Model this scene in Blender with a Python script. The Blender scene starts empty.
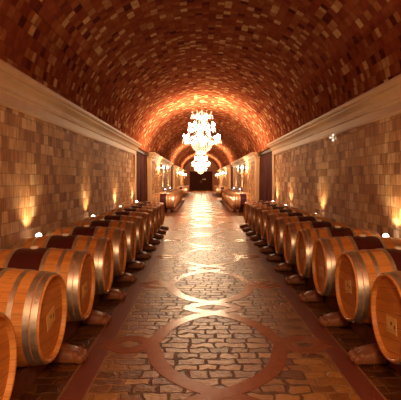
import bpy, bmesh, math, random
from mathutils import Vector, Matrix
random.seed(7)
PI = math.pi
sc = bpy.context.scene
COL = sc.collection
CAM_X, CAM_Z = -0.14, 1.42

# ------------------------------------------------------------------ helpers
def link(o, parent=None):
    COL.objects.link(o)
    if parent is not None:
        o.parent = parent
    return o

def mesh_obj(name, bm, mat, parent=None, smooth=True, angle=40):
    me = bpy.data.meshes.new(name)
    bmesh.ops.recalc_face_normals(bm, faces=bm.faces[:])
    if smooth:
        ca = math.radians(angle)
        for f in bm.faces:
            f.smooth = True
        for e in bm.edges:
            if len(e.link_faces) == 2:
                e.smooth = e.calc_face_angle(0.0) < ca
    bm.to_mesh(me)
    bm.free()
    if mat:
        me.materials.append(mat)
    o = bpy.data.objects.new(name, me)
    return link(o, parent)

def thing(name, label, cat, loc=(0, 0, 0), rotz=0, group=None):
    o = bpy.data.objects.new(name, None)
    COL.objects.link(o)
    o.empty_display_size = 0.1
    o.location = loc
    o.rotation_euler = (0, 0, rotz)
    return tag(o, label, cat, group)

def tag(o, label, cat, group=None):
    o['label'] = label
    o['category'] = cat
    if group:
        o['group'] = group
    return o

def structure(name, bm, mat, smooth=False, parent=None):
    o = mesh_obj(name, bm, mat, parent, smooth)
    if parent is None:
        o['kind'] = 'structure'
    return o

def dup(root, loc, rotz, label, group=None):
    r = root.copy()
    COL.objects.link(r)
    r.location = loc
    r.rotation_euler = (0, 0, rotz)
    r['label'] = label
    if group:
        r['group'] = group
    elif 'group' in r:
        del r['group']
    for ch in list(root.children):
        c = ch.copy()
        COL.objects.link(c)
        c.parent = r
        for g in ch.children:
            d = g.copy()
            COL.objects.link(d)
            d.parent = c
    return r

def box(bm, x0, x1, y0, y1, z0, z1):
    vs = [bm.verts.new(p) for p in ((x0,y0,z0),(x1,y0,z0),(x1,y1,z0),(x0,y1,z0),(x0,y0,z1),(x1,y0,z1),(x1,y1,z1),(x0,y1,z1))]
    for q in ((0,3,2,1),(4,5,6,7),(0,1,5,4),(1,2,6,5),(2,3,7,6),(3,0,4,7)):
        bm.faces.new([vs[i] for i in q])
    return vs

def bevel_all(bm, w, seg=2):
    bmesh.ops.bevel(bm, geom=bm.edges[:], offset=w, segments=seg, profile=0.5, affect='EDGES')

def lathe(bm, prof, seg=24, axis='Z', closed=False, off=(0, 0, 0)):
    """prof: list of (r, h); closed joins last to first"""
    rings = []
    for r, h in prof:
        ring = []
        n = 1 if r < 1e-6 else seg
        for i in range(n):
            a = 2*PI*i/seg
            u, v = r*math.cos(a), r*math.sin(a)
            p = (u, v, h) if axis == 'Z' else (h, u, v)
            ring.append(bm.verts.new((p[0]+off[0], p[1]+off[1], p[2]+off[2])))
        rings.append(ring)
    pairs = list(zip(rings, rings[1:]))
    if closed:
        pairs.append((rings[-1], rings[0]))
    for a, b in pairs:
        if len(a) == 1 and len(b) == 1:
            continue
        for i in range(seg):
            j = (i+1) % seg
            if len(a) == 1:
                bm.faces.new((a[0], b[i], b[j]))
            elif len(b) == 1:
                bm.faces.new((a[i], b[0], a[j]))
            else:
                bm.faces.new((a[i], b[i], b[j], a[j]))

def tube(bm, pts, rad, seg=8):
    pts = [Vector(p) for p in pts]
    rads = rad if isinstance(rad, (list, tuple)) else [rad]*len(pts)
    rings = []
    for k, p in enumerate(pts):
        d = (pts[min(k+1, len(pts)-1)] - pts[max(k-1, 0)]).normalized()
        ref = Vector((0, 0, 1)) if abs(d.z) < 0.95 else Vector((1, 0, 0))
        u = d.cross(ref).normalized()
        v = d.cross(u).normalized()
        rings.append([bm.verts.new(p + rads[k]*(math.cos(2*PI*i/seg)*u + math.sin(2*PI*i/seg)*v)) for i in range(seg)])
    for a, b in zip(rings, rings[1:]):
        for i in range(seg):
            j = (i+1) % seg
            bm.faces.new((a[i], a[j], b[j], b[i]))
    bm.faces.new(rings[0][::-1])
    bm.faces.new(rings[-1])

def ball(bm, c, r, seg=10, rings=7):
    r = r if isinstance(r, (tuple, list)) else (r, r, r)
    m = Matrix.Translation(c) @ Matrix.Diagonal((r[0], r[1], r[2], 1))
    bmesh.ops.create_uvsphere(bm, u_segments=seg, v_segments=rings, radius=1.0, matrix=m)

def catmull(pts, n=8):
    P = [Vector(p) for p in pts]
    P = [2*P[0]-P[1]] + P + [2*P[-1]-P[-2]]
    out = []
    for i in range(1, len(P)-2):
        for k in range(n):
            t = k/n
            out.append(0.5*((2*P[i]) + (P[i+1]-P[i-1])*t + (2*P[i-1]-5*P[i]+4*P[i+1]-P[i+2])*t*t + (3*P[i]-P[i-1]-3*P[i+1]+P[i+2])*t**3))
    out.append(P[-2])
    return out

# ------------------------------------------------------------------ materials
class NT:
    def __init__(self, name):
        self.m = bpy.data.materials.new(name)
        self.m.use_nodes = True
        self.t = self.m.node_tree
        self.t.nodes.clear()
        self.out = self.n('ShaderNodeOutputMaterial')
    def n(self, typ, **kw):
        nd = self.t.nodes.new(typ)
        for k, v in kw.items():
            setattr(nd, k, v)
        return nd
    def l(self, a, b):
        self.t.links.new(a, b)
    def math(self, op, a, b=None, c=None):
        nd = self.n('ShaderNodeMath', operation=op)
        for i, v in enumerate((a, b, c)):
            if v is None:
                continue
            if isinstance(v, (int, float)):
                nd.inputs[i].default_value = v
            else:
                self.l(v, nd.inputs[i])
        return nd.outputs[0]
    def ramp(self, fac, stops, interp='LINEAR'):
        nd = self.n('ShaderNodeValToRGB')
        cr = nd.color_ramp
        cr.interpolation = interp
        while len(cr.elements) < len(stops):
            cr.elements.new(0.5)
        for e, (p, c) in zip(cr.elements, stops):
            e.position = p
            e.color = (*c, 1) if len(c) == 3 else c
        self.l(fac, nd.inputs[0])
        return nd.outputs[0]
    def mix(self, fac, a, b, mode='MIX'):
        nd = self.n('ShaderNodeMix', data_type='RGBA', blend_type=mode)
        for s, v in ((nd.inputs[0], fac), (nd.inputs[6], a), (nd.inputs[7], b)):
            if isinstance(v, (int, float)):
                s.default_value = v
            elif isinstance(v, tuple):
                s.default_value = (*v, 1)
            else:
                self.l(v, s)
        return nd.outputs[2]
    def noise(self, vec, scale, detail=3, rough=0.5):
        nd = self.n('ShaderNodeTexNoise')
        nd.inputs['Scale'].default_value = scale
        nd.inputs['Detail'].default_value = detail
        nd.inputs['Roughness'].default_value = rough
        if vec is not None:
            self.l(vec, nd.inputs['Vector'])
        return nd.outputs['Fac']
    def coord(self, kind='Object'):
        return self.n('ShaderNodeTexCoord').outputs[kind]
    def scale(self, vec, s):
        nd = self.n('ShaderNodeMapping')
        nd.inputs['Scale'].default_value = s
        self.l(vec, nd.inputs['Vector'])
        return nd.outputs[0]
    def sep(self, vec):
        nd = self.n('ShaderNodeSeparateXYZ')
        self.l(vec, nd.inputs[0])
        return nd.outputs
    def comb(self, x, y, z=0.0):
        nd = self.n('ShaderNodeCombineXYZ')
        for i, v in enumerate((x, y, z)):
            if isinstance(v, (int, float)):
                nd.inputs[i].default_value = v
            else:
                self.l(v, nd.inputs[i])
        return nd.outputs[0]
    def brick(self, vec, w, h, mortar, smooth=0.1, offset=0.5, ofreq=2, squash=1.0, sfreq=2):
        nd = self.n('ShaderNodeTexBrick', offset=offset, offset_frequency=ofreq, squash=squash, squash_frequency=sfreq)
        self.l(vec, nd.inputs['Vector'])
        nd.inputs['Color1'].default_value = (0, 0, 0, 1)
        nd.inputs['Color2'].default_value = (1, 1, 1, 1)
        nd.inputs['Mortar'].default_value = (0.5, 0.5, 0.5, 1)
        nd.inputs['Scale'].default_value = 1.0
        nd.inputs['Mortar Size'].default_value = mortar
        nd.inputs['Mortar Smooth'].default_value = smooth
        nd.inputs['Bias'].default_value = 0.0
        nd.inputs['Brick Width'].default_value = w
        nd.inputs['Row Height'].default_value = h
        return nd.outputs['Color'], nd.outputs['Fac']
    def bump(self, height, strength, dist):
        nd = self.n('ShaderNodeBump')
        nd.inputs['Strength'].default_value = strength
        nd.inputs['Distance'].default_value = dist
        self.l(height, nd.inputs['Height'])
        return nd.outputs[0]
    def finish(self, color, rough=0.5, metal=0.0, normal=None, spec=None, coat=None):
        b = self.n('ShaderNodeBsdfPrincipled')
        for nm, v in (('Base Color', color), ('Roughness', rough), ('Metallic', metal)):
            if isinstance(v, tuple):
                b.inputs[nm].default_value = (*v, 1)
            elif isinstance(v, (int, float)):
                b.inputs[nm].default_value = v
            else:
                self.l(v, b.inputs[nm])
        if spec is not None:
            b.inputs['Specular IOR Level'].default_value = spec
        if coat is not None:
            b.inputs['Coat Weight'].default_value = coat
        if normal is not None:
            self.l(normal, b.inputs['Normal'])
        self.l(b.outputs[0], self.out.inputs[0])
        return self.m

def simple(name, col, rough=0.5, metal=0.0, nscale=12.0, var=0.25, spec=None):
    t = NT(name)
    f = t.noise(t.coord(), nscale, 4)
    c = t.ramp(f, [(0.3, tuple(x*(1-var) for x in col)), (0.7, tuple(min(1, x*(1+var)) for x in col))])
    return t.finish(c, rough, metal, spec=spec)

def m_vault():
    t = NT('vault_brick')
    uv = t.coord('UV')
    col, fac = t.brick(uv, 0.145, 0.125, 0.004, 0.2, squash=0.75, sfreq=3)
    rgb = t.ramp(col, [(0.0, (0.09, 0.022, 0.020)), (0.04, (0.14, 0.030, 0.021)), (0.08, (0.225, 0.050, 0.026)), (0.30, (0.27, 0.068, 0.031)),
                       (0.60, (0.305, 0.090, 0.039)), (0.78, (0.35, 0.125, 0.053)), (0.87, (0.40, 0.18, 0.078)), (0.91, (0.54, 0.31, 0.15)), (1.0, (0.66, 0.44, 0.23))])
    n = t.noise(uv, 9, 5, 0.65)
    rgb = t.mix(0.55, rgb, t.ramp(n, [(0.3, (0.5, 0.45, 0.4)), (0.7, (1.25, 1.2, 1.2))]), 'MULTIPLY')
    rgb = t.mix(t.math('MULTIPLY', fac, 0.55), rgb, (0.12, 0.05, 0.03))
    h = t.math('ADD', t.math('MULTIPLY', col, 0.5), t.math('MULTIPLY', n, 0.7))
    h = t.math('SUBTRACT', h, t.math('MULTIPLY', fac, 0.8))
    return t.finish(rgb, 0.55, normal=t.bump(h, 0.6, 0.012), spec=0.0)

def m_wall():
    t = NT('split_stone')
    p = t.sep(t.coord())
    along = t.math('ADD', p[0], p[1])
    wob = t.math('MULTIPLY', t.noise(t.coord(), 5, 2), 0.03)
    v = t.comb(t.math('ADD', along, wob), p[2])
    col, fac = t.brick(v, 0.17, 0.135, 0.004, 0.3, squash=1.4, sfreq=3, offset=0.37)
    rgb = t.ramp(col, [(0.0, (0.33, 0.14, 0.048)), (0.2, (0.48, 0.228, 0.084)), (0.45, (0.60, 0.32, 0.136)), (0.7, (0.70, 0.42, 0.20)), (1.0, (0.85, 0.60, 0.34))])
    streak = t.noise(t.comb(t.math('MULTIPLY', along, 24), t.math('MULTIPLY', p[2], 4.5)), 1.0, 4, 0.6)
    rgb = t.mix(0.8, rgb, t.ramp(streak, [(0.3, (0.5, 0.45, 0.4)), (0.68, (1.25, 1.25, 1.25))]), 'MULTIPLY')
    rgb = t.mix(t.math('MULTIPLY', fac, 0.5), rgb, (0.10, 0.045, 0.02))
    h = t.math('ADD', t.math('MULTIPLY', col, 1.0), t.math('MULTIPLY', streak, 1.3))
    h = t.math('SUBTRACT', h, t.math('MULTIPLY', fac, 1.0))
    return t.finish(rgb, 0.8, normal=t.bump(h, 1.0, 0.03), spec=0.2)

def m_floor():
    t = NT('cobble_floor')
    co = t.coord()
    p = t.sep(co)
    n1 = t.math('SUBTRACT', t.noise(co, 3.2, 2), 0.5)
    n2 = t.math('SUBTRACT', t.noise(t.scale(co, (1, 1, 1)), 7.0, 2), 0.5)
    x = t.math('ADD', p[0], t.math('MULTIPLY', n1, 0.17))
    y = t.math('ADD', p[1], t.math('MULTIPLY', n2, 0.13))
    col, fac = t.brick(t.comb(x, y), 0.17, 0.115, 0.013, 0.35, squash=1.35, sfreq=3, offset=0.42)
    rgb = t.ramp(col, [(0.0, (0.13, 0.048, 0.011)), (0.35, (0.23, 0.096, 0.023)), (0.7, (0.32, 0.150, 0.039)), (1.0, (0.43, 0.225, 0.066))])
    n = t.noise(co, 22, 5, 0.65)
    rgb = t.mix(0.5, rgb, t.ramp(n, [(0.3, (0.6, 0.55, 0.5)), (0.7, (1.2, 1.2, 1.15))]), 'MULTIPLY')
    edge = t.math('GREATER_THAN', t.math('ABSOLUTE', p[0]), 0.62)
    joint = t.mix(edge, (0.065, 0.025, 0.009), (0.30, 0.16, 0.06))
    rgb = t.mix(t.math('MULTIPLY', fac, 0.75), rgb, joint)
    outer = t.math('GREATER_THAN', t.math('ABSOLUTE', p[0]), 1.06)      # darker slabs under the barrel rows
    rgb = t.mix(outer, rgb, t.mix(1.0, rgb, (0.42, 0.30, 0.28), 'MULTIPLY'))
    h = t.math('ADD', t.math('MULTIPLY', n, 0.9), t.math('MULTIPLY', col, 0.35))
    h = t.math('SUBTRACT', h, t.math('MULTIPLY', fac, 1.0))
    rough = t.math('ADD', 0.30, t.math('MULTIPLY', fac, 0.3))
    return t.finish(rgb, rough, normal=t.bump(h, 1.0, 0.010), spec=0.3)

def m_ribbon(name, c0, c1, rough):
    t = NT(name)
    co = t.coord()
    n = t.noise(co, 14, 6, 0.7)
    rgb = t.ramp(n, [(0.3, c0), (0.7, c1)])
    return t.finish(rgb, rough, normal=t.bump(n, 0.12, 0.004), spec=0.55)

def m_cornice():
    t = NT('pale_limestone')
    co = t.coord()
    n = t.noise(co, 7, 3, 0.5)
    rgb = t.ramp(n, [(0.3, (0.53, 0.315, 0.155)), (0.7, (0.57, 0.35, 0.175))])
    return t.finish(rgb, 0.6, normal=t.bump(n, 0.05, 0.004), spec=0.2)

def m_stave():
    t = NT('barrel_oak')
    co = t.coord()
    p = t.sep(co)
    oi = t.n('ShaderNodeObjectInfo').outputs['Random']
    ang = t.math('MULTIPLY', t.math('ADD', t.math('ARCTAN2', p[2], p[1]), PI), 28/(2*PI))
    idx = t.math('FLOOR', ang)
    fr = t.math('FRACT', ang)
    wn = t.n('ShaderNodeTexWhiteNoise', noise_dimensions='2D')
    t.l(t.comb(idx, oi), wn.inputs['Vector'])
    rnd = wn.outputs['Value']
    base = t.ramp(rnd, [(0.0, (0.52, 0.20, 0.050)), (0.5, (0.62, 0.27, 0.074)), (1.0, (0.70, 0.35, 0.11))])
    grain = t.noise(t.comb(t.math('MULTIPLY', p[0], 3.0), t.math('MULTIPLY', ang, 4.0), oi), 3.0, 4, 0.65)
    base = t.mix(0.6, base, t.ramp(grain, [(0.3, (0.62, 0.5, 0.42)), (0.65, (1.1, 1.1, 1.1))]), 'MULTIPLY')
    stain = t.noise(co, 9, 4, 0.7)
    base = t.mix(t.ramp(stain, [(0.62, (0, 0, 0)), (0.74, (0.7, 0.7, 0.7))]), base, (0.14, 0.035, 0.014))
    line = t.math('LESS_THAN', t.math('ABSOLUTE', t.math('SUBTRACT', fr, 0.5)), 0.035)
    base = t.mix(t.math('MULTIPLY', line, 0.4), base, (0.10, 0.035, 0.012))
    d = t.math('ABSOLUTE', t.math('SUBTRACT', p[0], 0.475))
    red = t.math('LESS_THAN', d, 0.152)
    wine = t.ramp(stain, [(0.3, (0.050, 0.006, 0.008)), (0.7, (0.082, 0.010, 0.013))])
    rgb = t.mix(red, base, wine)
    return t.finish(rgb, 0.42, normal=t.bump(grain, 0.15, 0.003), spec=0.4)

def m_head():
    t = NT('barrel_head_oak')
    co = t.coord()
    p = t.sep(co)
    oi = t.n('ShaderNodeObjectInfo').outputs['Random']
    v = t.math('MULTIPLY', t.math('ADD', p[2], 1.0), 1/0.085)
    idx, fr = t.math('FLOOR', v), t.math('FRACT', v)
    wn = t.n('ShaderNodeTexWhiteNoise', noise_dimensions='2D')
    t.l(t.comb(idx, oi), wn.inputs['Vector'])
    base = t.ramp(wn.outputs['Value'], [(0.0, (0.50, 0.19, 0.040)), (1.0, (0.62, 0.275, 0.068))])
    grain = t.noise(t.comb(t.math('MULTIPLY', p[1], 3.0), t.math('MULTIPLY', p[2], 40.0), oi), 1.5, 4, 0.6)
    base = t.mix(0.5, base, t.ramp(grain, [(0.3, (0.62, 0.5, 0.42)), (0.65, (1.1, 1.1, 1.1))]), 'MULTIPLY')
    line = t.math('LESS_THAN', fr, 0.045)
    base = t.mix(t.math('MULTIPLY', line, 0.75), base, (0.09, 0.03, 0.01))
    return t.finish(base, 0.45, normal=t.bump(grain, 0.1, 0.002), spec=0.35)

def m_steel():
    t = NT('galvanised_steel')
    co = t.coord()
    n = t.noise(co, 16, 4, 0.6)
    rgb = t.ramp(n, [(0.3, (0.56, 0.53, 0.49)), (0.7, (0.78, 0.75, 0.70))])
    return t.finish(rgb, t.math('ADD', 0.3, t.math('MULTIPLY', n, 0.2)), 0.92)

def m_sticker():
    t = NT('barrel_label_paper')
    p = t.sep(t.coord())
    y, z = p[1], p[2]
    d = t.math('SQRT', t.math('ADD', t.math('POWER', t.math('SUBTRACT', y, 0.0), 2), t.math('POWER', t.math('SUBTRACT', z, 0.012), 2)))
    blob = t.math('LESS_THAN', d, 0.013)
    lines = t.math('LESS_THAN', t.math('FRACT', t.math('MULTIPLY', z, 55)), 0.3)
    low = t.math('LESS_THAN', z, -0.02)
    inside = t.math('LESS_THAN', t.math('ABSOLUTE', y), 0.06)
    br = t.math('MULTIPLY', t.math('GREATER_THAN', t.noise(t.coord(), 60, 1), 0.45), t.math('MULTIPLY', lines, t.math('MULTIPLY', low, inside)))
    ink = t.math('MAXIMUM', blob, t.math('MULTIPLY', br, 0.7))
    d2 = t.math('MULTIPLY', t.math('LESS_THAN', t.math('ABSOLUTE', t.math('ADD', y, 0.05)), 0.012), t.math('LESS_THAN', t.math('ABSOLUTE', t.math('ADD', z, 0.005)), 0.014))
    ink = t.math('MAXIMUM', ink, t.math('MULTIPLY', d2, 0.8))
    return t.finish(t.mix(ink, (0.72, 0.46, 0.17), (0.09, 0.03, 0.015)), 0.6)

def emissive(name, col, strength, sample=False):
    t = NT(name)
    e = t.n('ShaderNodeEmission')
    e.inputs[0].default_value = (*col, 1)
    e.inputs[1].default_value = strength
    t.l(e.outputs[0], t.out.inputs[0])
    if not sample:
        t.m.cycles.emission_sampling = 'NONE'
    return t.m

def m_crystal():
    t = NT('cut_crystal')
    b = t.n('ShaderNodeBsdfPrincipled')
    b.inputs['Base Color'].default_value = (0.95, 0.93, 0.9, 1)
    b.inputs['Roughness'].default_value = 0.12
    tr = t.n('ShaderNodeBsdfTranslucent')
    tr.inputs[0].default_value = (0.95, 0.93, 0.9, 1)
    mx = t.n('ShaderNodeMixShader')
    mx.inputs[0].default_value = 0.5
    t.l(b.outputs[0], mx.inputs[1])
    t.l(tr.outputs[0], mx.inputs[2])
    t.l(mx.outputs[0], t.out.inputs[0])
    return t.m

def m_curtain():
    t = NT('maroon_velvet')
    co = t.coord()
    n = t.noise(t.scale(co, (30, 30, 1.5)), 1.0, 3)
    rgb = t.ramp(n, [(0.3, (0.034, 0.006, 0.005)), (0.7, (0.062, 0.013, 0.009))])
    b = t.finish(rgb, 0.75, spec=0.2)
    return b

M = dict(vault=m_vault(), wall=m_wall(), floor=m_floor(), cornice=m_cornice(), stave=m_stave(), head=m_head(), steel=m_steel(),
         sticker=m_sticker(), crystal=m_crystal(), curtain=m_curtain(),
         ribbon=m_ribbon('ribbon_marble', (0.22, 0.065, 0.027), (0.29, 0.098, 0.042), 0.27),
         band=m_ribbon('band_marble', (0.14, 0.026, 0.017), (0.19, 0.040, 0.024), 0.38),
         bung=simple('white_silicone', (0.85, 0.80, 0.72), 0.45, var=0.05),
         rail=simple('rail_wood', (0.13, 0.045, 0.025), 0.6),
         paw=None, dark=simple('dark_recess', (0.045, 0.015, 0.012), 0.8),
         door=simple('dark_door_wood', (0.045, 0.012, 0.006), 0.7, spec=0.05), brass=simple('aged_brass', (0.72, 0.47, 0.18), 0.3, 1.0, var=0.1),
         wax=simple('candle_tube', (0.9, 0.84, 0.7), 0.5, var=0.05), black=simple('black_metal', (0.025, 0.02, 0.018), 0.45, 0.6),
         plaque=simple('plaque_face', (0.55, 0.42, 0.3), 0.5),
         bulb=emissive('bulb_glow', (1.0, 0.86, 0.66), 30.0), lens=emissive('uplight_glow', (1.0, 0.82, 0.74), 9.0),
         cool=emissive('cool_uplight_glow', (0.9, 0.75, 1.0), 7.0), pin=emissive('pin_lamp_glow', (1.0, 0.8, 0.6), 0.9))
def m_paw():
    t = NT('carved_brown_stone')
    co = t.coord()
    n = t.noise(co, 18, 5, 0.6)
    rgb = t.ramp(n, [(0.3, (0.16, 0.055, 0.028)), (0.7, (0.27, 0.10, 0.045))])
    return t.finish(rgb, 0.5, normal=t.bump(n, 0.3, 0.006), spec=0.35)
M['paw'] = m_paw()
M['edge'] = simple('edge_stone', (0.26, 0.13, 0.06), 0.45)
M['endwall'] = simple('end_wall_brick', (0.28, 0.11, 0.045), 0.8, nscale=6)

# ------------------------------------------------------------------ the setting
XW = 2.25                       # half width between the walls
Y0, YE = -6.0, 60.0             # behind the camera ... far end
BAYS = [(14.6, 19.0), (31.8, 36.6)]
WALLS = [(Y0, 14.6), (19.0, 31.8), (36.6, YE)]
ZC0, ZC1 = 2.21, 2.57           # cornice
ZAPEX = 4.34

bm = bmesh.new()
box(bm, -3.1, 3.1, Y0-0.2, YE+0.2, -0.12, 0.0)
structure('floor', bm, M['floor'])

# barrel vault with a UV of arc length and distance
def make_vault():
    nseg, ny = 56, 2
    half, rise, zs = XW+0.02, ZAPEX-ZC1+0.06, ZC1-0.06
    prof = [(-half*math.cos(PI*i/nseg), zs+rise*math.sin(PI*i/nseg)) for i in range(nseg+1)]
    arc = [0.0]
    for a, b in zip(prof, prof[1:]):
        arc.append(arc[-1]+math.hypot(b[0]-a[0], b[1]-a[1]))
    ys = [Y0-0.1, YE+0.1]
    verts, faces, uvs = [], [], []
    for y in ys:
        for (x, z) in prof:
            verts.append((x, y, z))
    for y in ys:
        for (x, z) in prof:
            k = math.hypot(x, z-zs)
            s = 1+0.22/k
            verts.append((x*s, y, zs+(z-zs)*s))
    n = nseg+1
    for i in range(nseg):
        faces.append((i, i+1, n+i+1, n+i))
        uvs += [(ys[0], arc[i]), (ys[0], arc[i+1]), (ys[1], arc[i+1]), (ys[1], arc[i])]
    for i in range(nseg):
        faces.append((2*n+i, 3*n+i, 3*n+i+1, 2*n+i+1))
        uvs += [(0, 0)]*4
    for q in ((0, n, 3*n, 2*n), (nseg, 2*n+nseg, 3*n+nseg, n+nseg)):
        faces.append(q)
        uvs += [(0, 0)]*4
    me = bpy.data.meshes.new('ceiling')
    me.from_pydata(verts, [], faces)
    ul = me.uv_layers.new(name='UVMap')
    for i, uv in enumerate(uvs):
        ul.data[i].uv = uv
    for p in me.polygons:
        p.use_smooth = p.index < nseg
    me.materials.append(M['vault'])
    o = bpy.data.objects.new('ceiling', me)
    COL.objects.link(o)
    o['kind'] = 'structure'
make_vault()

for s, side in ((-1, 'left'), (1, 'right')):
    for (a, b) in WALLS:
        bm = bmesh.new()
        x0, x1 = sorted((s*XW, s*(XW+0.25)))
        box(bm, x0, x1, a, b, 0, ZC0+0.05)
        structure('wall_'+side, bm, M['wall'])
    # masonry over the cornice line, carrying the vault across the openings
    bm = bmesh.new()
    x0, x1 = sorted((s*(XW+0.05), s*(XW+0.9)))
    box(bm, x0, x1, Y0, YE, ZC1-0.02, ZC1+0.35)
    structure('wall_'+side, bm, M['cornice'])
    for (a, b) in BAYS:           # dark recess behind the curtains
        bm = bmesh.new()
        x0, x1 = sorted((s*(XW+0.75), s*(XW+0.85)))
        box(bm, x0, x1, a-0.2, b+0.2, 0, ZC1)
        for (y0, y1) in ((a-0.2, a-0.05), (b+0.05, b+0.2)):
            xx0, xx1 = sorted((s*(XW+0.25), s*(XW+0.8)))
            box(bm, xx0, xx1, y0, y1, 0, ZC1)
        structure('wall_'+side, bm, M['dark'])

# end walls
for y0, y1, nm in ((Y0-0.2, Y0, 'wall_back'), (YE, YE+0.2, 'wall_end')):
    bm = bmesh.new()
    n = 40
    ring = [(-XW-0.2, 0.0)] + [(-(XW+0.2)*math.cos(PI*i/n), ZC1+(ZAPEX-ZC1+0.2)*math.sin(PI*i/n)) for i in range(n+1)] + [(XW+0.2, 0.0)]
    va = [bm.verts.new((x, y0, z)) for x, z in ring]
    vb = [bm.verts.new((x, y1, z)) for x, z in ring]
    bm.faces.new(va)
    bm.faces.new(vb[::-1])
    for i in range(len(ring)):
        j = (i+1) % len(ring)
        bm.faces.new((va[i], va[j], vb[j], vb[i]))
    structure(nm, bm, M['wall'] if nm == 'wall_back' else M['endwall'])

# cornice runs with returns at the curtain openings, and pilaster strips
PROF = [(0, ZC0), (0.035, ZC0), (0.035, 2.225), (0.045, 2.23), (0.045, 2.335), (0.06, 2.342), (0.075, 2.352), (0.075, 2.368), (0.085, 2.375), (0.09, 2.40),
        (0.105, 2.43), (0.128, 2.455), (0.155, 2.47), (0.17, 2.475), (0.17, 2.495), (0.185, 2.502), (0.2, 2.52), (0.205, 2.53), (0.205, ZC1), (0, ZC1)]
tn = [0]
def trim(bm, mat, smooth=False):
    tn[0] += 1
    return structure('trim_%d' % tn[0], bm, mat, smooth)
for s in (-1, 1):
    for (a, b) in WALLS:
        bm = bmesh.new()
        y0 = a if a == Y0 else a-0.10
        y1 = b if b == YE else b+0.10
        # the run, then a mitred return at each opening
        def ring_at(y, pull):
            return [bm.verts.new((s*(XW-dx), y+pull*dx*0.55, z)) for dx, z in PROF]
        r0 = ring_at(a+0.02 if a != Y0 else a, -1 if a != Y0 else 0)
        r1 = ring_at(b-0.02 if b != YE else b, 1 if b != YE else 0)
        back = []
        for y, pull, flag in ((a, -1, a != Y0), (b, 1, b != YE)):
            if flag:
                base = y+0.02 if pull < 0 else y-0.02
                back.append(([bm.verts.new((s*(XW+0.22), base+pull*dx*0.55, z)) for dx, z in PROF], r0 if pull < 0 else r1))
        n = len(PROF)
        for i in range(n-1):
            bm.faces.new((r0[i], r0[i+1], r1[i+1], r1[i]))
            for rb, rr in back:
                bm.faces.new((rr[i], rr[i+1], rb[i+1], rb[i]))
        trim(bm, M['cornice'], True)
        for yy, flag, d in ((a, a != Y0, 1), (b, b != YE, -1)):
            if flag:
                bm = bmesh.new()
                x0, x1 = sorted((s*(XW-0.045), s*(XW+0.26)))
                ya, yb = sorted((yy-d*0.02, yy+d*0.30))
                box(bm, x0, x1, ya, yb, 0, ZC0)
                bevel_all(bm, 0.01, 2)
                trim(bm, M['cornice'])

# floor inlays: border bands and the interlaced ribbon
for s in (-1, 1):
    bm = bmesh.new()
    x0, x1 = sorted((s*0.90, s*1.05))
    box(bm, x0, x1, Y0, YE, -0.02, 0.0015)
    trim(bm, M['band'])
    bm = bmesh.new()
    for (xa, xb) in ((0.885, 0.9), (1.05, 1.065)):
        x0, x1 = sorted((s*xa, s*xb))
        box(bm, x0, x1, Y0, YE, -0.02, 0.0012)
    trim(bm, M['edge'])

def ribbon(bm, pts, w, z):
    n = len(pts)
    rows = []
    for k in range(n):
        d = (pts[min(k+1, n-1)]-pts[max(k-1, 0)]).normalized()
        nrm = Vector((-d.y, d.x))
        dd = (pts[min(k+1, n-1)]-pts[k]).normalized() if k < n-1 else d
        c = max(0.6, abs(Vector((-dd.y, dd.x)).dot(nrm)))
        a, b = pts[k]+nrm*w/2/c, pts[k]-nrm*w/2/c
        rows.append([bm.verts.new((p.x, p.y, zz)) for p in (a, b) for zz in (z, -0.02)])
    for r, q in zip(rows, rows[1:]):
        bm.faces.new((r[0], r[2], q[2], q[0]))
        bm.faces.new((r[0], q[0], q[1], r[1]))
        bm.faces.new((r[2], r[3], q[3], q[2]))
    for r in (rows[0], rows[-1]):
        bm.faces.new((r[0], r[1], r[3], r[2]))

PER = 2.2
yw = 3.88-PER*2
zz = 0
while yw < YE-2:
    bm = bmesh.new()
    for s in (-1, 1):
        for d in (-1, 1):
            raw = [(-0.30, 1.10), (-0.16, 0.99), (0.0, 0.90), (0.18, 0.79), (0.34, 0.62), (0.45, 0.42), (0.51, 0.20), (0.56, 0.02), (0.63, -0.085), (0.77, -0.14), (0.95, -0.015)]
            pts = catmull([Vector((s*x, yw+d*y)) for x, y in raw], 5)
            ribbon(bm, pts, 0.13, 0.0018 + 0.0002*(d > 0) + 0.0004*(s > 0))
    trim(bm, M['ribbon'])
    yw += PER

# door at the far end
bm = bmesh.new()
box(bm, -1.5, 1.5, YE-0.12, YE-0.02, 0, 2.5)
bevel_all(bm, 0.02)
d1 = structure('door_1', bm, M['door'])
for s in (-1, 1):
    for (z0, z1) in ((0.25, 1.0), (1.2, 2.3)):
        bm = bmesh.new()
        x0, x1 = sorted((s*0.2, s*1.25))
        box(bm, x0, x1, YE-0.16, YE-0.11, z0, z1)
        bevel_all(bm, 0.03)
        mesh_obj('door_panel', bm, M['door'], d1, False)
    bm = bmesh.new()
    tube(bm, [(s*0.09, YE-0.13, 1.0), (s*0.09, YE-0.2, 1.02), (s*0.09, YE-0.2, 1.28), (s*0.09, YE-0.13, 1.3)], 0.018)
    mesh_obj('door_handle', bm, M['brass'], d1)
bm = bmesh.new()
box(bm, 0.2, 0.62, YE-0.20, YE-0.165, 1.38, 1.52)
bevel_all(bm, 0.01)
tag(mesh_obj('plaque', bm, M['plaque'], None, False), 'small pale plaque fixed on the dark door at the far end', 'plaque')

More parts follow.
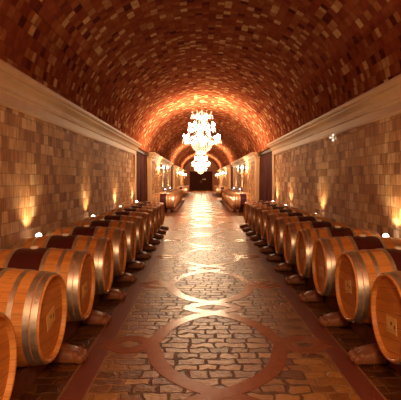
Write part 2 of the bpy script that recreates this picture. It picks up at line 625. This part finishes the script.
# ------------------------------------------------------------------ barrels
BL, RH, RB, ZA = 0.95, 0.29, 0.328, 0.485
def brad(x):
    return RB-(RB-RH)*((x-BL/2)/(BL/2))**2
def make_barrel():
    root = thing('wine_barrel', '', 'barrel')
    N = 24
    prof = [(RH-0.05, 0.042), (RH-0.026, 0.04), (RH-0.020, 0.004), (RH-0.016, 0.0)]
    prof += [(brad(BL*i/N) - (0.004 if i in (0, N) else 0), BL*i/N) for i in range(N+1)]
    prof += [(RH-0.016, BL), (RH-0.020, BL-0.004), (RH-0.026, BL-0.04), (RH-0.05, BL-0.042)]
    bm = bmesh.new()
    lathe(bm, prof, 56, 'X')
    mesh_obj('stave_body', bm, M['stave'], root, angle=35)
    for x0, d in ((0.030, 1), (BL-0.030, -1)):
        bm = bmesh.new()
        lathe(bm, [(0, x0), (RH-0.0245, x0), (RH-0.0245, x0+d*0.025), (0, x0+d*0.025)], 56, 'X')
        mesh_obj('barrel_head', bm, M['head'], root, angle=35)
    for (a, b) in ((0.012, 0.054), (0.058, 0.100), (0.168, 0.203), (0.305, 0.342)):
        for flip in (0, 1):
            xa, xb = (a, b) if not flip else (BL-b, BL-a)
            xm = (xa+xb)/2
            t = 0.0035
            bm = bmesh.new()
            lathe(bm, [(brad(xa)-0.002, xa), (brad(xa)+t, xa+0.001), (brad(xm)+t, xm), (brad(xb)+t, xb-0.001), (brad(xb)-0.002, xb)], 56, 'X', closed=True)
            a0 = 0.9 + flip*1.3 + a*5
            for k in (-1, 1):                        # rivets where the band overlaps
                aa = a0+k*0.05
                ball(bm, (xm, (brad(xm)+t)*math.cos(aa), (brad(xm)+t)*math.sin(aa)), 0.006, 6, 4)
            mesh_obj('hoop', bm, M['steel'], root, angle=35)
    bm = bmesh.new()
    lathe(bm, [(0, RB-0.012), (0.036, RB-0.012), (0.036, RB+0.010), (0.028, RB+0.018), (0.012, RB+0.018), (0, RB+0.014)], 20, 'Z', off=(BL/2, 0, 0))
    mesh_obj('bung', bm, M['bung'], root)
    bm = bmesh.new()
    box(bm, -0.0015, 0.0015, -0.078, 0.078, -0.055, 0.055)
    st = mesh_obj('paper_label', bm, M['sticker'], root, False)
    st['label'] = 'pale paper label with dark print'
    st.location = (0.029, -0.01, -0.035)
    st.rotation_euler = (math.radians(-8), 0, 0)
    return root

ORD = ('first second third fourth fifth sixth seventh eighth ninth tenth eleventh twelfth thirteenth').split()
proto = make_barrel()
used = [False]
def place_barrel(s, xh, y, label, group=None):
    roll = random.uniform(-0.05, 0.05)
    loc = (s*xh, y, ZA)
    rz = (0 if s > 0 else PI) + random.uniform(-0.02, 0.02)
    if not used[0]:
        used[0] = True
        r = proto
        r.location, r.rotation_euler = loc, (0, 0, rz)
        r['label'] = label
        if group:
            r['group'] = group
    else:
        r = dup(proto, loc, rz, label, group)
    ta = random.uniform(-0.35, 0.35)
    for c in r.children:
        if c.name.startswith('barrel_head'):
            c.rotation_euler = (ta, 0, 0)
        elif c.name.startswith('paper_label'):
            c.rotation_euler = (math.radians(-8)+random.uniform(-0.12, 0.12), 0, 0)
            c.location = (0.029, random.uniform(-0.03, 0.02), -0.035+random.uniform(-0.02, 0.03))
        elif c.name.startswith('hoop'):
            c.rotation_euler = (random.uniform(0, 6.28), 0, 0)
    return r

# carved supports
def make_paw():
    bm = bmesh.new()
    # body: a rounded block tapering towards the aisle; local -X faces the aisle
    secs = [(-0.02, 0.045, 0.050), (0.00, 0.075, 0.082), (0.04, 0.088, 0.100), (0.10, 0.092, 0.118), (0.15, 0.088, 0.130), (0.19, 0.086, 0.134), (0.205, 0.075, 0.12)]
    rings = []
    n = 20
    for x, w, h in secs:
        ring = []
        for i in range(n):
            a = 2*PI*i/n
            c, si = math.cos(a), math.sin(a)
            yy = w*math.copysign(abs(c)**0.6, c)
            z = h/2+h/2*math.copysign(abs(si)**0.6, si)
            ring.append(bm.verts.new((x, yy, z)))
        rings.append(ring)
    for a, b in zip(rings, rings[1:]):
        for i in range(n):
            j = (i+1) % n
            bm.faces.new((a[i], a[j], b[j], b[i]))
    bm.faces.new(rings[0][::-1])
    bm.faces.new(rings[-1])
    root = thing('barrel_support', '', 'barrel support')
    mesh_obj('support_block', bm, M['paw'], root, angle=70)
    for k in range(4):
        yy = (k-1.5)*0.042
        bm = bmesh.new()
        ball(bm, (-0.012-0.012*(k in (1, 2)), yy, 0.036), (0.042, 0.0215, 0.036), 14, 9)
        ball(bm, (0.026, yy, 0.060), (0.040, 0.0205, 0.034), 14, 9)
        mesh_obj('toe', bm, M['paw'], root, angle=70)
    return root
paw = make_paw()
paw_used = [False]
def place_paw(s, x, y, label, group=None):
    if not paw_used[0]:
        paw_used[0] = True
        paw.location, paw.rotation_euler = (s*x, y, 0.0), (0, 0, 0 if s > 0 else PI)
        paw['label'] = label
        if group:
            paw['group'] = group
        return paw
    return dup(paw, (s*x, y, 0.0), 0 if s > 0 else PI, label, group)

def rail(s, x, y0, y1, label, group=None):
    bm = bmesh.new()
    x0, x1 = sorted((s*(x-0.045), s*(x+0.045)))
    box(bm, x0, x1, y0, y1, 0.0, ZA-brad(0.27)-0.006)
    bevel_all(bm, 0.008)
    tag(mesh_obj('barrel_rail', bm, M['rail'], None, False), label, 'rail', group)

for s, side in ((-1, 'left'), (1, 'right')):
    ys = [2.14+0.92*k for k in range(12)] if s < 0 else [3.06+0.882*k for k in range(12)]
    pit = 0.92 if s < 0 else 0.882
    for k, y in enumerate(ys):
        if k == 0:
            lab = ('oak wine barrel cut off by the photo edge, first of the left row' if s < 0 else 'oak wine barrel nearest the camera, first of the right row')
        else:
            lab = 'oak barrel with wine-red middle, %s from the camera in the %s row' % (ORD[k], side)
        place_barrel(s, 1.13, y, lab)
        place_paw(s, 1.085, y+pit/2, 'carved brown paw-shaped foot after the %s barrel of the %s row' % (ORD[k], side))
    if s > 0:
        place_paw(s, 1.085, ys[0]-pit/2, 'carved brown paw-shaped foot before the first barrel of the right row')
    for x, w in ((1.13+0.22, 'front'), (1.13+0.73, 'back')):
        rail(s, x, ys[0]-0.5, ys[-1]+0.5, 'long dark wooden %s rail under the first %s barrel row' % ('aisle-side' if w == 'front' else 'wall-side', side))
    ys2 = [19.45+0.92*k for k in range(11)]
    for k, y in enumerate(ys2):
        place_barrel(s, 1.24, y, 'oak barrel, %s of the %s row behind the first curtained opening' % (ORD[k], side))
        place_paw(s, 1.19, y+0.46, 'brown carved foot in the %s barrel row behind the first curtains' % side, 'feet under the second %s barrel row' % side)
    rail(s, 1.46, ys2[0]-0.5, ys2[-1]+0.5, 'dark wooden rail under the %s barrel row behind the first curtains' % side)
    ys3 = [37.4+0.92*k for k in range(10)]
    for y in ys3:
        place_barrel(s, 1.24, y, 'tiny distant oak barrel in the %s row past the second curtained opening' % side, 'distant barrels in the third %s row' % side)
    rail(s, 1.46, ys3[0]-0.5, ys3[-1]+0.5, 'dark wooden rail under the far %s barrel row past the second curtains' % side)

# ------------------------------------------------------------------ curtains
def curtain_bm(s, y0, y1, ph, z1):
    bm = bmesh.new()
    n = int((y1-y0)/0.025)
    front, back = [], []
    zl = [0.02, 0.7, 1.4, 2.0, z1]
    for j, z in enumerate(zl):
        fr, bk = [], []
        for i in range(n+1):
            t = i/n
            y = y0+(y1-y0)*t
            amp = 0.055*(0.75+0.25*(1-j/4))
            x = amp*math.sin(t*(y1-y0)*2*PI/0.26+ph+0.25*math.sin(z*1.3+t*9))+0.012*math.sin(t*37+z)
            fr.append(bm.verts.new((s*(XW+0.15+x), y, z)))
            bk.append(bm.verts.new((s*(XW+0.165+x), y, z)))
        front.append(fr)
        back.append(bk)
    for rows in (front, back):
        for a, b in zip(rows, rows[1:]):
            for i in range(n):
                bm.faces.new((a[i], a[i+1], b[i+1], b[i]))
    for k in (0, -1):
        for i in range(n):
            bm.faces.new((front[k][i], front[k][i+1], back[k][i+1], back[k][i]))
    for k in (0, -1):
        for j in range(len(zl)-1):
            bm.faces.new((front[j][k], front[j+1][k], back[j+1][k], back[j][k]))
    return bm
for s, side in ((-1, 'left'), (1, 'right')):
    for bi, (a, b) in enumerate(BAYS):
        o = 'first' if bi == 0 else 'second'
        mid = (a+b)/2
        for (y0, y1, w) in ((a+0.03, mid-0.02, 'nearer'), (mid+0.02, b-0.03, 'farther')):
            tag(mesh_obj('curtain', curtain_bm(s, y0, y1, y0, 2.40), M['curtain'], angle=80),
                'maroon velvet drape, %s half of the %s opening in the %s wall' % (w, o, side), 'curtain')
        bm = bmesh.new()
        x0, x1 = sorted((s*(XW+0.06), s*(XW+0.26)))
        box(bm, x0, x1, a+0.005, b-0.005, 2.40, 2.50)
        bevel_all(bm, 0.01)
        tag(mesh_obj('pelmet', bm, M['black'], None, False), 'dark pelmet over the drapes of the %s opening in the %s wall' % (o, side), 'pelmet')

# ------------------------------------------------------------------ lamps
def lamp(name, typ, loc, power, col, parent=None, size=0.05, rot=None, cone=None, blend=0.5):
    L = bpy.data.lights.new(name, typ)
    L.energy = power
    L.color = col
    L.shadow_soft_size = size
    if typ == 'SPOT':
        L.spot_size = cone
        L.spot_blend = blend
    o = bpy.data.objects.new(name, L)
    COL.objects.link(o)
    o.location = loc
    if rot:
        o.rotation_euler = rot
    if parent:
        o.parent = parent
    return o
WARM = (1.0, 0.60, 0.29)
CHC = (1.0, 0.69, 0.40)

def make_chandelier(y, zoff, label, power):
    """a tiered crystal chandelier; local z is world height"""
    root = thing('chandelier', label, 'chandelier', (-0.07, y, 0.0), 0, 'crystal chandeliers down the aisle')
    bm = bmesh.new()
    lathe(bm, [(0, ZAPEX+0.03), (0.11, ZAPEX+0.03), (0.12, ZAPEX-0.005), (0.06, ZAPEX-0.04), (0.02, ZAPEX-0.06), (0, ZAPEX-0.06)], 24)
    mesh_obj('canopy', bm, M['brass'], root)
    bm = bmesh.new()
    top = 4.02+zoff
    z, k = ZAPEX-0.05, 0
    while z > top-0.02:
        m = Matrix.Translation((0, 0, z-0.028)) @ Matrix.Rotation(k*PI/2, 4, 'Z') @ Matrix.Rotation(PI/2, 4, 'X') @ Matrix.Diagonal((0.7, 1.15, 1, 1))
        R, r, n1, n2 = 0.026, 0.006, 14, 6
        vs = [[bm.verts.new(m @ Vector(((R+r*math.cos(2*PI*j/n2))*math.cos(2*PI*i/n1), (R+r*math.cos(2*PI*j/n2))*math.sin(2*PI*i/n1), r*math.sin(2*PI*j/n2)))) for j in range(n2)] for i in range(n1)]
        for i in range(n1):
            for j in range(n2):
                bm.faces.new((vs[i][j], vs[(i+1) % n1][j], vs[(i+1) % n1][(j+1) % n2], vs[i][(j+1) % n2]))
        z -= 0.047
        k += 1
    mesh_obj('chain', bm, M['brass'], root)
    P = lambda *a: [(r, h+zoff) for r, h in a]
    bm = bmesh.new()
    lathe(bm, P((0, 4.02), (0.02, 4.0), (0.05, 3.96), (0.02, 3.90), (0.03, 3.84), (0.09, 3.78), (0.10, 3.74), (0.03, 3.66), (0.025, 3.52), (0.06, 3.46), (0.12, 3.40), (0.13, 3.36),
                (0.05, 3.28), (0.03, 3.10), (0.06, 3.04), (0.15, 2.98), (0.16, 2.90), (0.07, 2.80), (0.04, 2.62), (0, 2.60)), 28)
    mesh_obj('stem', bm, M['crystal'], root)
    # tiers: arm count, reach, root height, arm sag, candle height
    tiers = [(6, 0.34, 3.76, 0.05, 3.80, 0.0, False), (8, 0.47, 3.36, 0.10, 3.32, 0.2, True), (10, 0.67, 2.92, 0.14, 2.88, 0.1, True)]
    for n, R, zr, sag, zc, a0, lit in tiers:
        for i in range(n):
            a = a0+2*PI*i/n
            ca, sa = math.cos(a), math.sin(a)
            at = lambda r, z: (r*ca, r*sa, z+zoff)
            bm = bmesh.new()
            pts = catmull([at(0.05, zr), at(R*0.3, zr+0.05), at(R*0.6, zr-sag*0.7), at(R*0.88, zr-sag), at(R, zc-0.03), at(R, zc)], 4)
            tube(bm, pts, 0.011, 6)
            ar = mesh_obj('arm', bm, M['crystal'], root)
            bm = bmesh.new()
            lathe(bm, [(0, zc-0.01+zoff), (0.03, zc-0.005+zoff), (0.06, zc+0.015+zoff), (0.064, zc+0.02+zoff), (0.03, zc+0.006+zoff), (0, zc+0.004+zoff)], 14, off=(R*ca, R*sa, 0))
            mesh_obj('drip_pan', bm, M['crystal'], ar)
            if lit:
                bm = bmesh.new()
                lathe(bm, [(0, zc+zoff), (0.013, zc+zoff), (0.013, zc+0.09+zoff), (0, zc+0.09+zoff)], 10, off=(R*ca, R*sa, 0))
                mesh_obj('candle', bm, M['wax'], ar)
                bm = bmesh.new()
                zb = zc+0.09+zoff
                lathe(bm, [(0, zb), (0.016, zb+0.01), (0.036, zb+0.045), (0.032, zb+0.08), (0.014, zb+0.115), (0, zb+0.14)], 10, off=(R*ca, R*sa, 0))
                mesh_obj('bulb', bm, M['bulb'], ar)
            else:
                bm = bmesh.new()
                pts = catmull([at(R*0.75, zc-0.02), at(R*1.0, zc+0.09), at(R*1.08, zc+0.15), at(R*0.95, zc+0.13)], 4)
                tube(bm, pts, [0.014]*(len(pts)-1)+[0.004], 6)
                mesh_obj('leaf_scroll', bm, M['crystal'], ar)
            # prism drops round the drip pan
            for j in range(3):
                bm = bmesh.new()
                b = 2*PI*j/3+a
                cx, cy = R*ca+0.055*math.cos(b), R*sa+0.055*math.sin(b)
                zq = zc+0.02+zoff
                lathe(bm, [(0, zq), (0.010, zq-0.016), (0.003, zq-0.034), (0.011, zq-0.052), (0.003, zq-0.07), (0.017, zq-0.11), (0, zq-0.155)], 6, off=(cx, cy, 0))
                mesh_obj('prism_drop', bm, M['crystal'], ar, smooth=False)
    # bead swags between the tiers and the basket of beads below
    def swag(bm, p, q, sagz, n=11, r=0.014):
        for i in range(n+1):
            t = i/n
            c = Vector(p).lerp(Vector(q), t)
            c.z -= sagz*4*t*(1-t)
            ball(bm, c, r, 6, 4)
    for (n, R0, z0, R1, z1, sg) in ((8, 0.10, 3.92, 0.32, 3.78, 0.03), (6, 0.13, 3.72, 0.47, 3.38, 0.10), (8, 0.14, 3.34, 0.66, 2.92, 0.12)):
        bm = bmesh.new()
        for i in range(n):
            a = 2*PI*i/n+0.13
            swag(bm, (R0*math.cos(a), R0*math.sin(a), z0+zoff), (R1*math.cos(a), R1*math.sin(a), z1+zoff), sg)
        o = mesh_obj('bead_swag', bm, M['crystal'], root)
        o['kind'] = 'stuff'
    bm = bmesh.new()
    for ring in range(7):
        t = ring/6
        R = 0.40*math.cos(t*1.45)
        z = 2.80-0.36*math.sin(t*PI/2)
        m = max(6, int(2*PI*R/0.085))
        for i in range(m):
            a = 2*PI*i/m+ring*0.4
            lathe(bm, [(0, z+0.03+zoff), (0.016, z+zoff), (0, z-0.035+zoff)], 6, off=(R*math.cos(a), R*math.sin(a), 0))
    o = mesh_obj('bead_basket', bm, M['crystal'], root, smooth=False)
    o['kind'] = 'stuff'
    bm = bmesh.new()
    lathe(bm, P((0, 2.48), (0.025, 2.46), (0.045, 2.42), (0.02, 2.38), (0, 2.36)), 16)
    mesh_obj('finial', bm, M['crystal'], root)
    for i in range(5):
        a = 0.1+2*PI*(i*2+0.5)/10
        lamp('chandelier_light', 'POINT', (0.67*math.cos(a), 0.67*math.sin(a), 3.03+zoff), power/6.0, CHC, root, 0.06)
    for i in range(4):
        a = 0.2+2*PI*(i*2+0.5)/8
        lamp('chandelier_light', 'POINT', (0.49*math.cos(a), 0.49*math.sin(a), 3.50+zoff), power/15, CHC, root, 0.06)
    return root
make_chandelier(16.8, 0.0, 'blazing tiered crystal chandelier nearer the camera, over the first curtains', 500)
make_chandelier(34.2, -0.36, 'smaller-looking crystal chandelier farther down the vault, lower and behind the first', 560)
make_chandelier(51.6, -0.36, 'farthest crystal chandelier, almost hidden behind the two nearer ones', 560)
# the chandelier the vault has behind the photographer (out of view): its light only
lamp('lamp_behind', 'POINT', (0.0, -0.8, 2.5), 330, WARM, None, 0.4)

def make_sconce(s, y, label, group=None, power=55):
    root = thing('wall_sconce', label, 'wall lamp', (s*XW, y, 0), 0 if s < 0 else PI, group)
    # local +X points into the aisle
    bm = bmesh.new()
    lathe(bm, [(0, 0.0), (0.09, 0.0), (0.10, 0.015), (0.06, 0.03), (0, 0.035)], 20, 'X', off=(0, 0, 1.68))
    mesh_obj('back_plate', bm, M['brass'], root)
    bm = bmesh.new()
    tube(bm, catmull([(0.03, 0, 1.68), (0.14, 0, 1.60), (0.24, 0, 1.64), (0.27, 0, 1.74)], 6), 0.014, 8)
    mesh_obj('bracket', bm, M['brass'], root)
    bm = bmesh.new()
    lathe(bm, [(0, 1.50), (0.02, 1.53), (0.045, 1.60), (0.02, 1.68), (0.05, 1.74), (0.05, 1.77), (0.015, 1.80), (0.013, 1.90), (0, 1.90)], 16, off=(0.27, 0, 0))
    mesh_obj('hub', bm, M['crystal'], root)
    for i in range(5):
        dx, dy = ((0, 0), (0.21, 0), (-0.21, 0), (0, 0.21), (0, -0.21))[i]
        cx, cy = 0.27+dx, dy
        if i:
            bm = bmesh.new()
            tube(bm, catmull([(0.27+dx*0.15, dy*0.15, 1.76), (0.27+dx*0.6, dy*0.6, 1.70), (cx, cy, 1.78), (cx, cy, 1.85)], 5), 0.010, 6)
            ar = mesh_obj('arm', bm, M['brass'], root)
        else:
            ar = root
        z0 = 1.84 if i else 1.88
        bm = bmesh.new()
        lathe(bm, [(0, z0), (0.02, z0), (0.045, z0+0.015), (0.02, z0+0.02), (0.013, z0+0.02), (0.013, z0+0.12), (0, z0+0.12)], 12, off=(cx, cy, 0))
        mesh_obj('candle', bm, M['wax'], ar)
        bm = bmesh.new()
        zb = z0+0.12
        lathe(bm, [(0, zb), (0.022, zb+0.015), (0.036, zb+0.05), (0.03, zb+0.09), (0.012, zb+0.125), (0, zb+0.14)], 10, off=(cx, cy, 0))
        mesh_obj('bulb', bm, M['bulb'], ar)
        bm = bmesh.new()
        for q in range(4):
            b = q*PI/2
            lathe(bm, [(0, z0), (0.014, z0-0.03), (0, z0-0.07)], 6, off=(cx+0.035*math.cos(b), cy+0.035*math.sin(b), 0))
        mesh_obj('prism_drop', bm, M['crystal'], ar, smooth=False)
    lamp('sconce_light', 'POINT', (0.40, 0.12, 2.10), power, WARM, root, 0.06)
    return root
for s, side in ((-1, 'left'), (1, 'right')):
    make_sconce(s, 22.6, 'candle bracket lamp on the %s wall just past the first curtains' % side)
    make_sconce(s, 41.5, 'distant candle bracket lamp on the %s wall past the second curtains' % side)
    make_sconce(s, 54.0, 'farthest candle bracket lamp on the %s wall near the end door' % side)

def make_uplight(s, y, z, label, lens, power, col):
    root = thing('wall_uplight', label, 'uplight', (s*XW, y, z), 0 if s < 0 else PI)
    d = 0.14
    bm = bmesh.new()
    box(bm, 0.0, 0.02, -0.05, 0.05, -0.16, -0.04)
    tube(bm, [(0.015, 0, -0.10), (0.08, 0, -0.10), (d, 0, -0.085)], 0.012, 8)
    mesh_obj('bracket', bm, M['black'], root, False)
    bm = bmesh.new()
    lathe(bm, [(0, -0.10), (0.035, -0.10), (0.042, -0.09), (0.042, -0.015), (0.038, -0.015), (0.036, -0.02), (0, -0.02)], 20, off=(d, 0, 0))
    mesh_obj('housing', bm, M['black'], root)
    bm = bmesh.new()
    ball(bm, (d, 0, 0.0), (0.036, 0.036, 0.036), 16, 9)
    mesh_obj('lens', bm, lens, root)
    # beam: up the wall, leaning slightly towards it
    lamp('uplight_beam', 'SPOT', (d, 0, 0.06), power, col, root, 0.02, (PI, math.radians(-8), 0), math.radians(125), 1.0)
    return root
UPC = (1.0, 0.70, 0.40)
for s, side, ys in ((-1, 'left', [2.6, 5.5, 8.3, 11.15, 14.0]), (1, 'right', [2.4, 5.45, 8.75, 11.8, 13.9])):
    for k, y in enumerate(ys):
        if k == 0:
            lamp('uplight_beam', 'SPOT', (s*(XW-0.14), y, 0.75), 60, UPC, None, 0.02, (PI, math.radians(4*s), 0), math.radians(125), 1.0)
            continue
        make_uplight(s, y, 0.73, 'small glowing uplight behind the barrels, %s along the %s wall' % (ORD[k-1], side), M['lens'], 22, UPC)
    for k, y in enumerate([25.5, 29.8]):
        make_uplight(s, y, 0.86, 'violet-tinged uplight, %s behind the second %s row of barrels' % (ORD[k], side), M['cool'], 45, (1.0, 0.72, 0.5))

# three-lobed pin lamp under the cornice
root = thing('pin_lamp', 'tiny white three-lobed lamp just below the cornice', 'wall lamp', (XW, 7.9, 2.155), PI)
bm = bmesh.new()
lathe(bm, [(0, -0.01), (0.03, -0.01), (0.03, 0.012), (0, 0.014)], 16, 'X')
tube(bm, [(0.01, 0, 0), (0.06, 0, 0)], 0.01)
mesh_obj('mount', bm, M['bung'], root)
for (dx, dz, r) in ((0.055, 0.045, 0.022), (0.055, -0.045, 0.022), (0.10, 0.0, 0.019)):
    bm = bmesh.new()
    tube(bm, [(0.055, 0, 0), (dx, 0, dz)], 0.008, 6)
    ball(bm, (dx, 0, dz), r, 14, 9)
    mesh_obj('lamp_globe', bm, M['pin'], root)

# ------------------------------------------------------------------ world, camera, view
w = bpy.data.worlds.new('World')
sc.world = w
w.use_nodes = True
w.node_tree.nodes['Background'].inputs[0].default_value = (0.10, 0.045, 0.02, 1)
w.node_tree.nodes['Background'].inputs[1].default_value = 0.1

cam = bpy.data.cameras.new('Camera')
co = bpy.data.objects.new('Camera', cam)
COL.objects.link(co)
co.location = (CAM_X, 0.0, CAM_Z)
co.rotation_euler = (PI/2, 0, 0)
cam.sensor_width = 36.0
cam.lens = 450/401*36.0
cam.shift_y = -20.5/401
cam.shift_x = 0.5/401
cam.clip_end = 200
cam.clip_start = 0.05
sc.camera = co

vs = sc.view_settings
sc.display_settings.display_device = 'sRGB'
vs.view_transform = 'Standard'
vs.look = 'None'
vs.gamma = 1.0
vs.use_curve_mapping = False
vs.exposure = 0.48
sc.cycles.use_denoising = True
sc.cycles.max_bounces = 8
sc.cycles.sample_clamp_indirect = 4.0
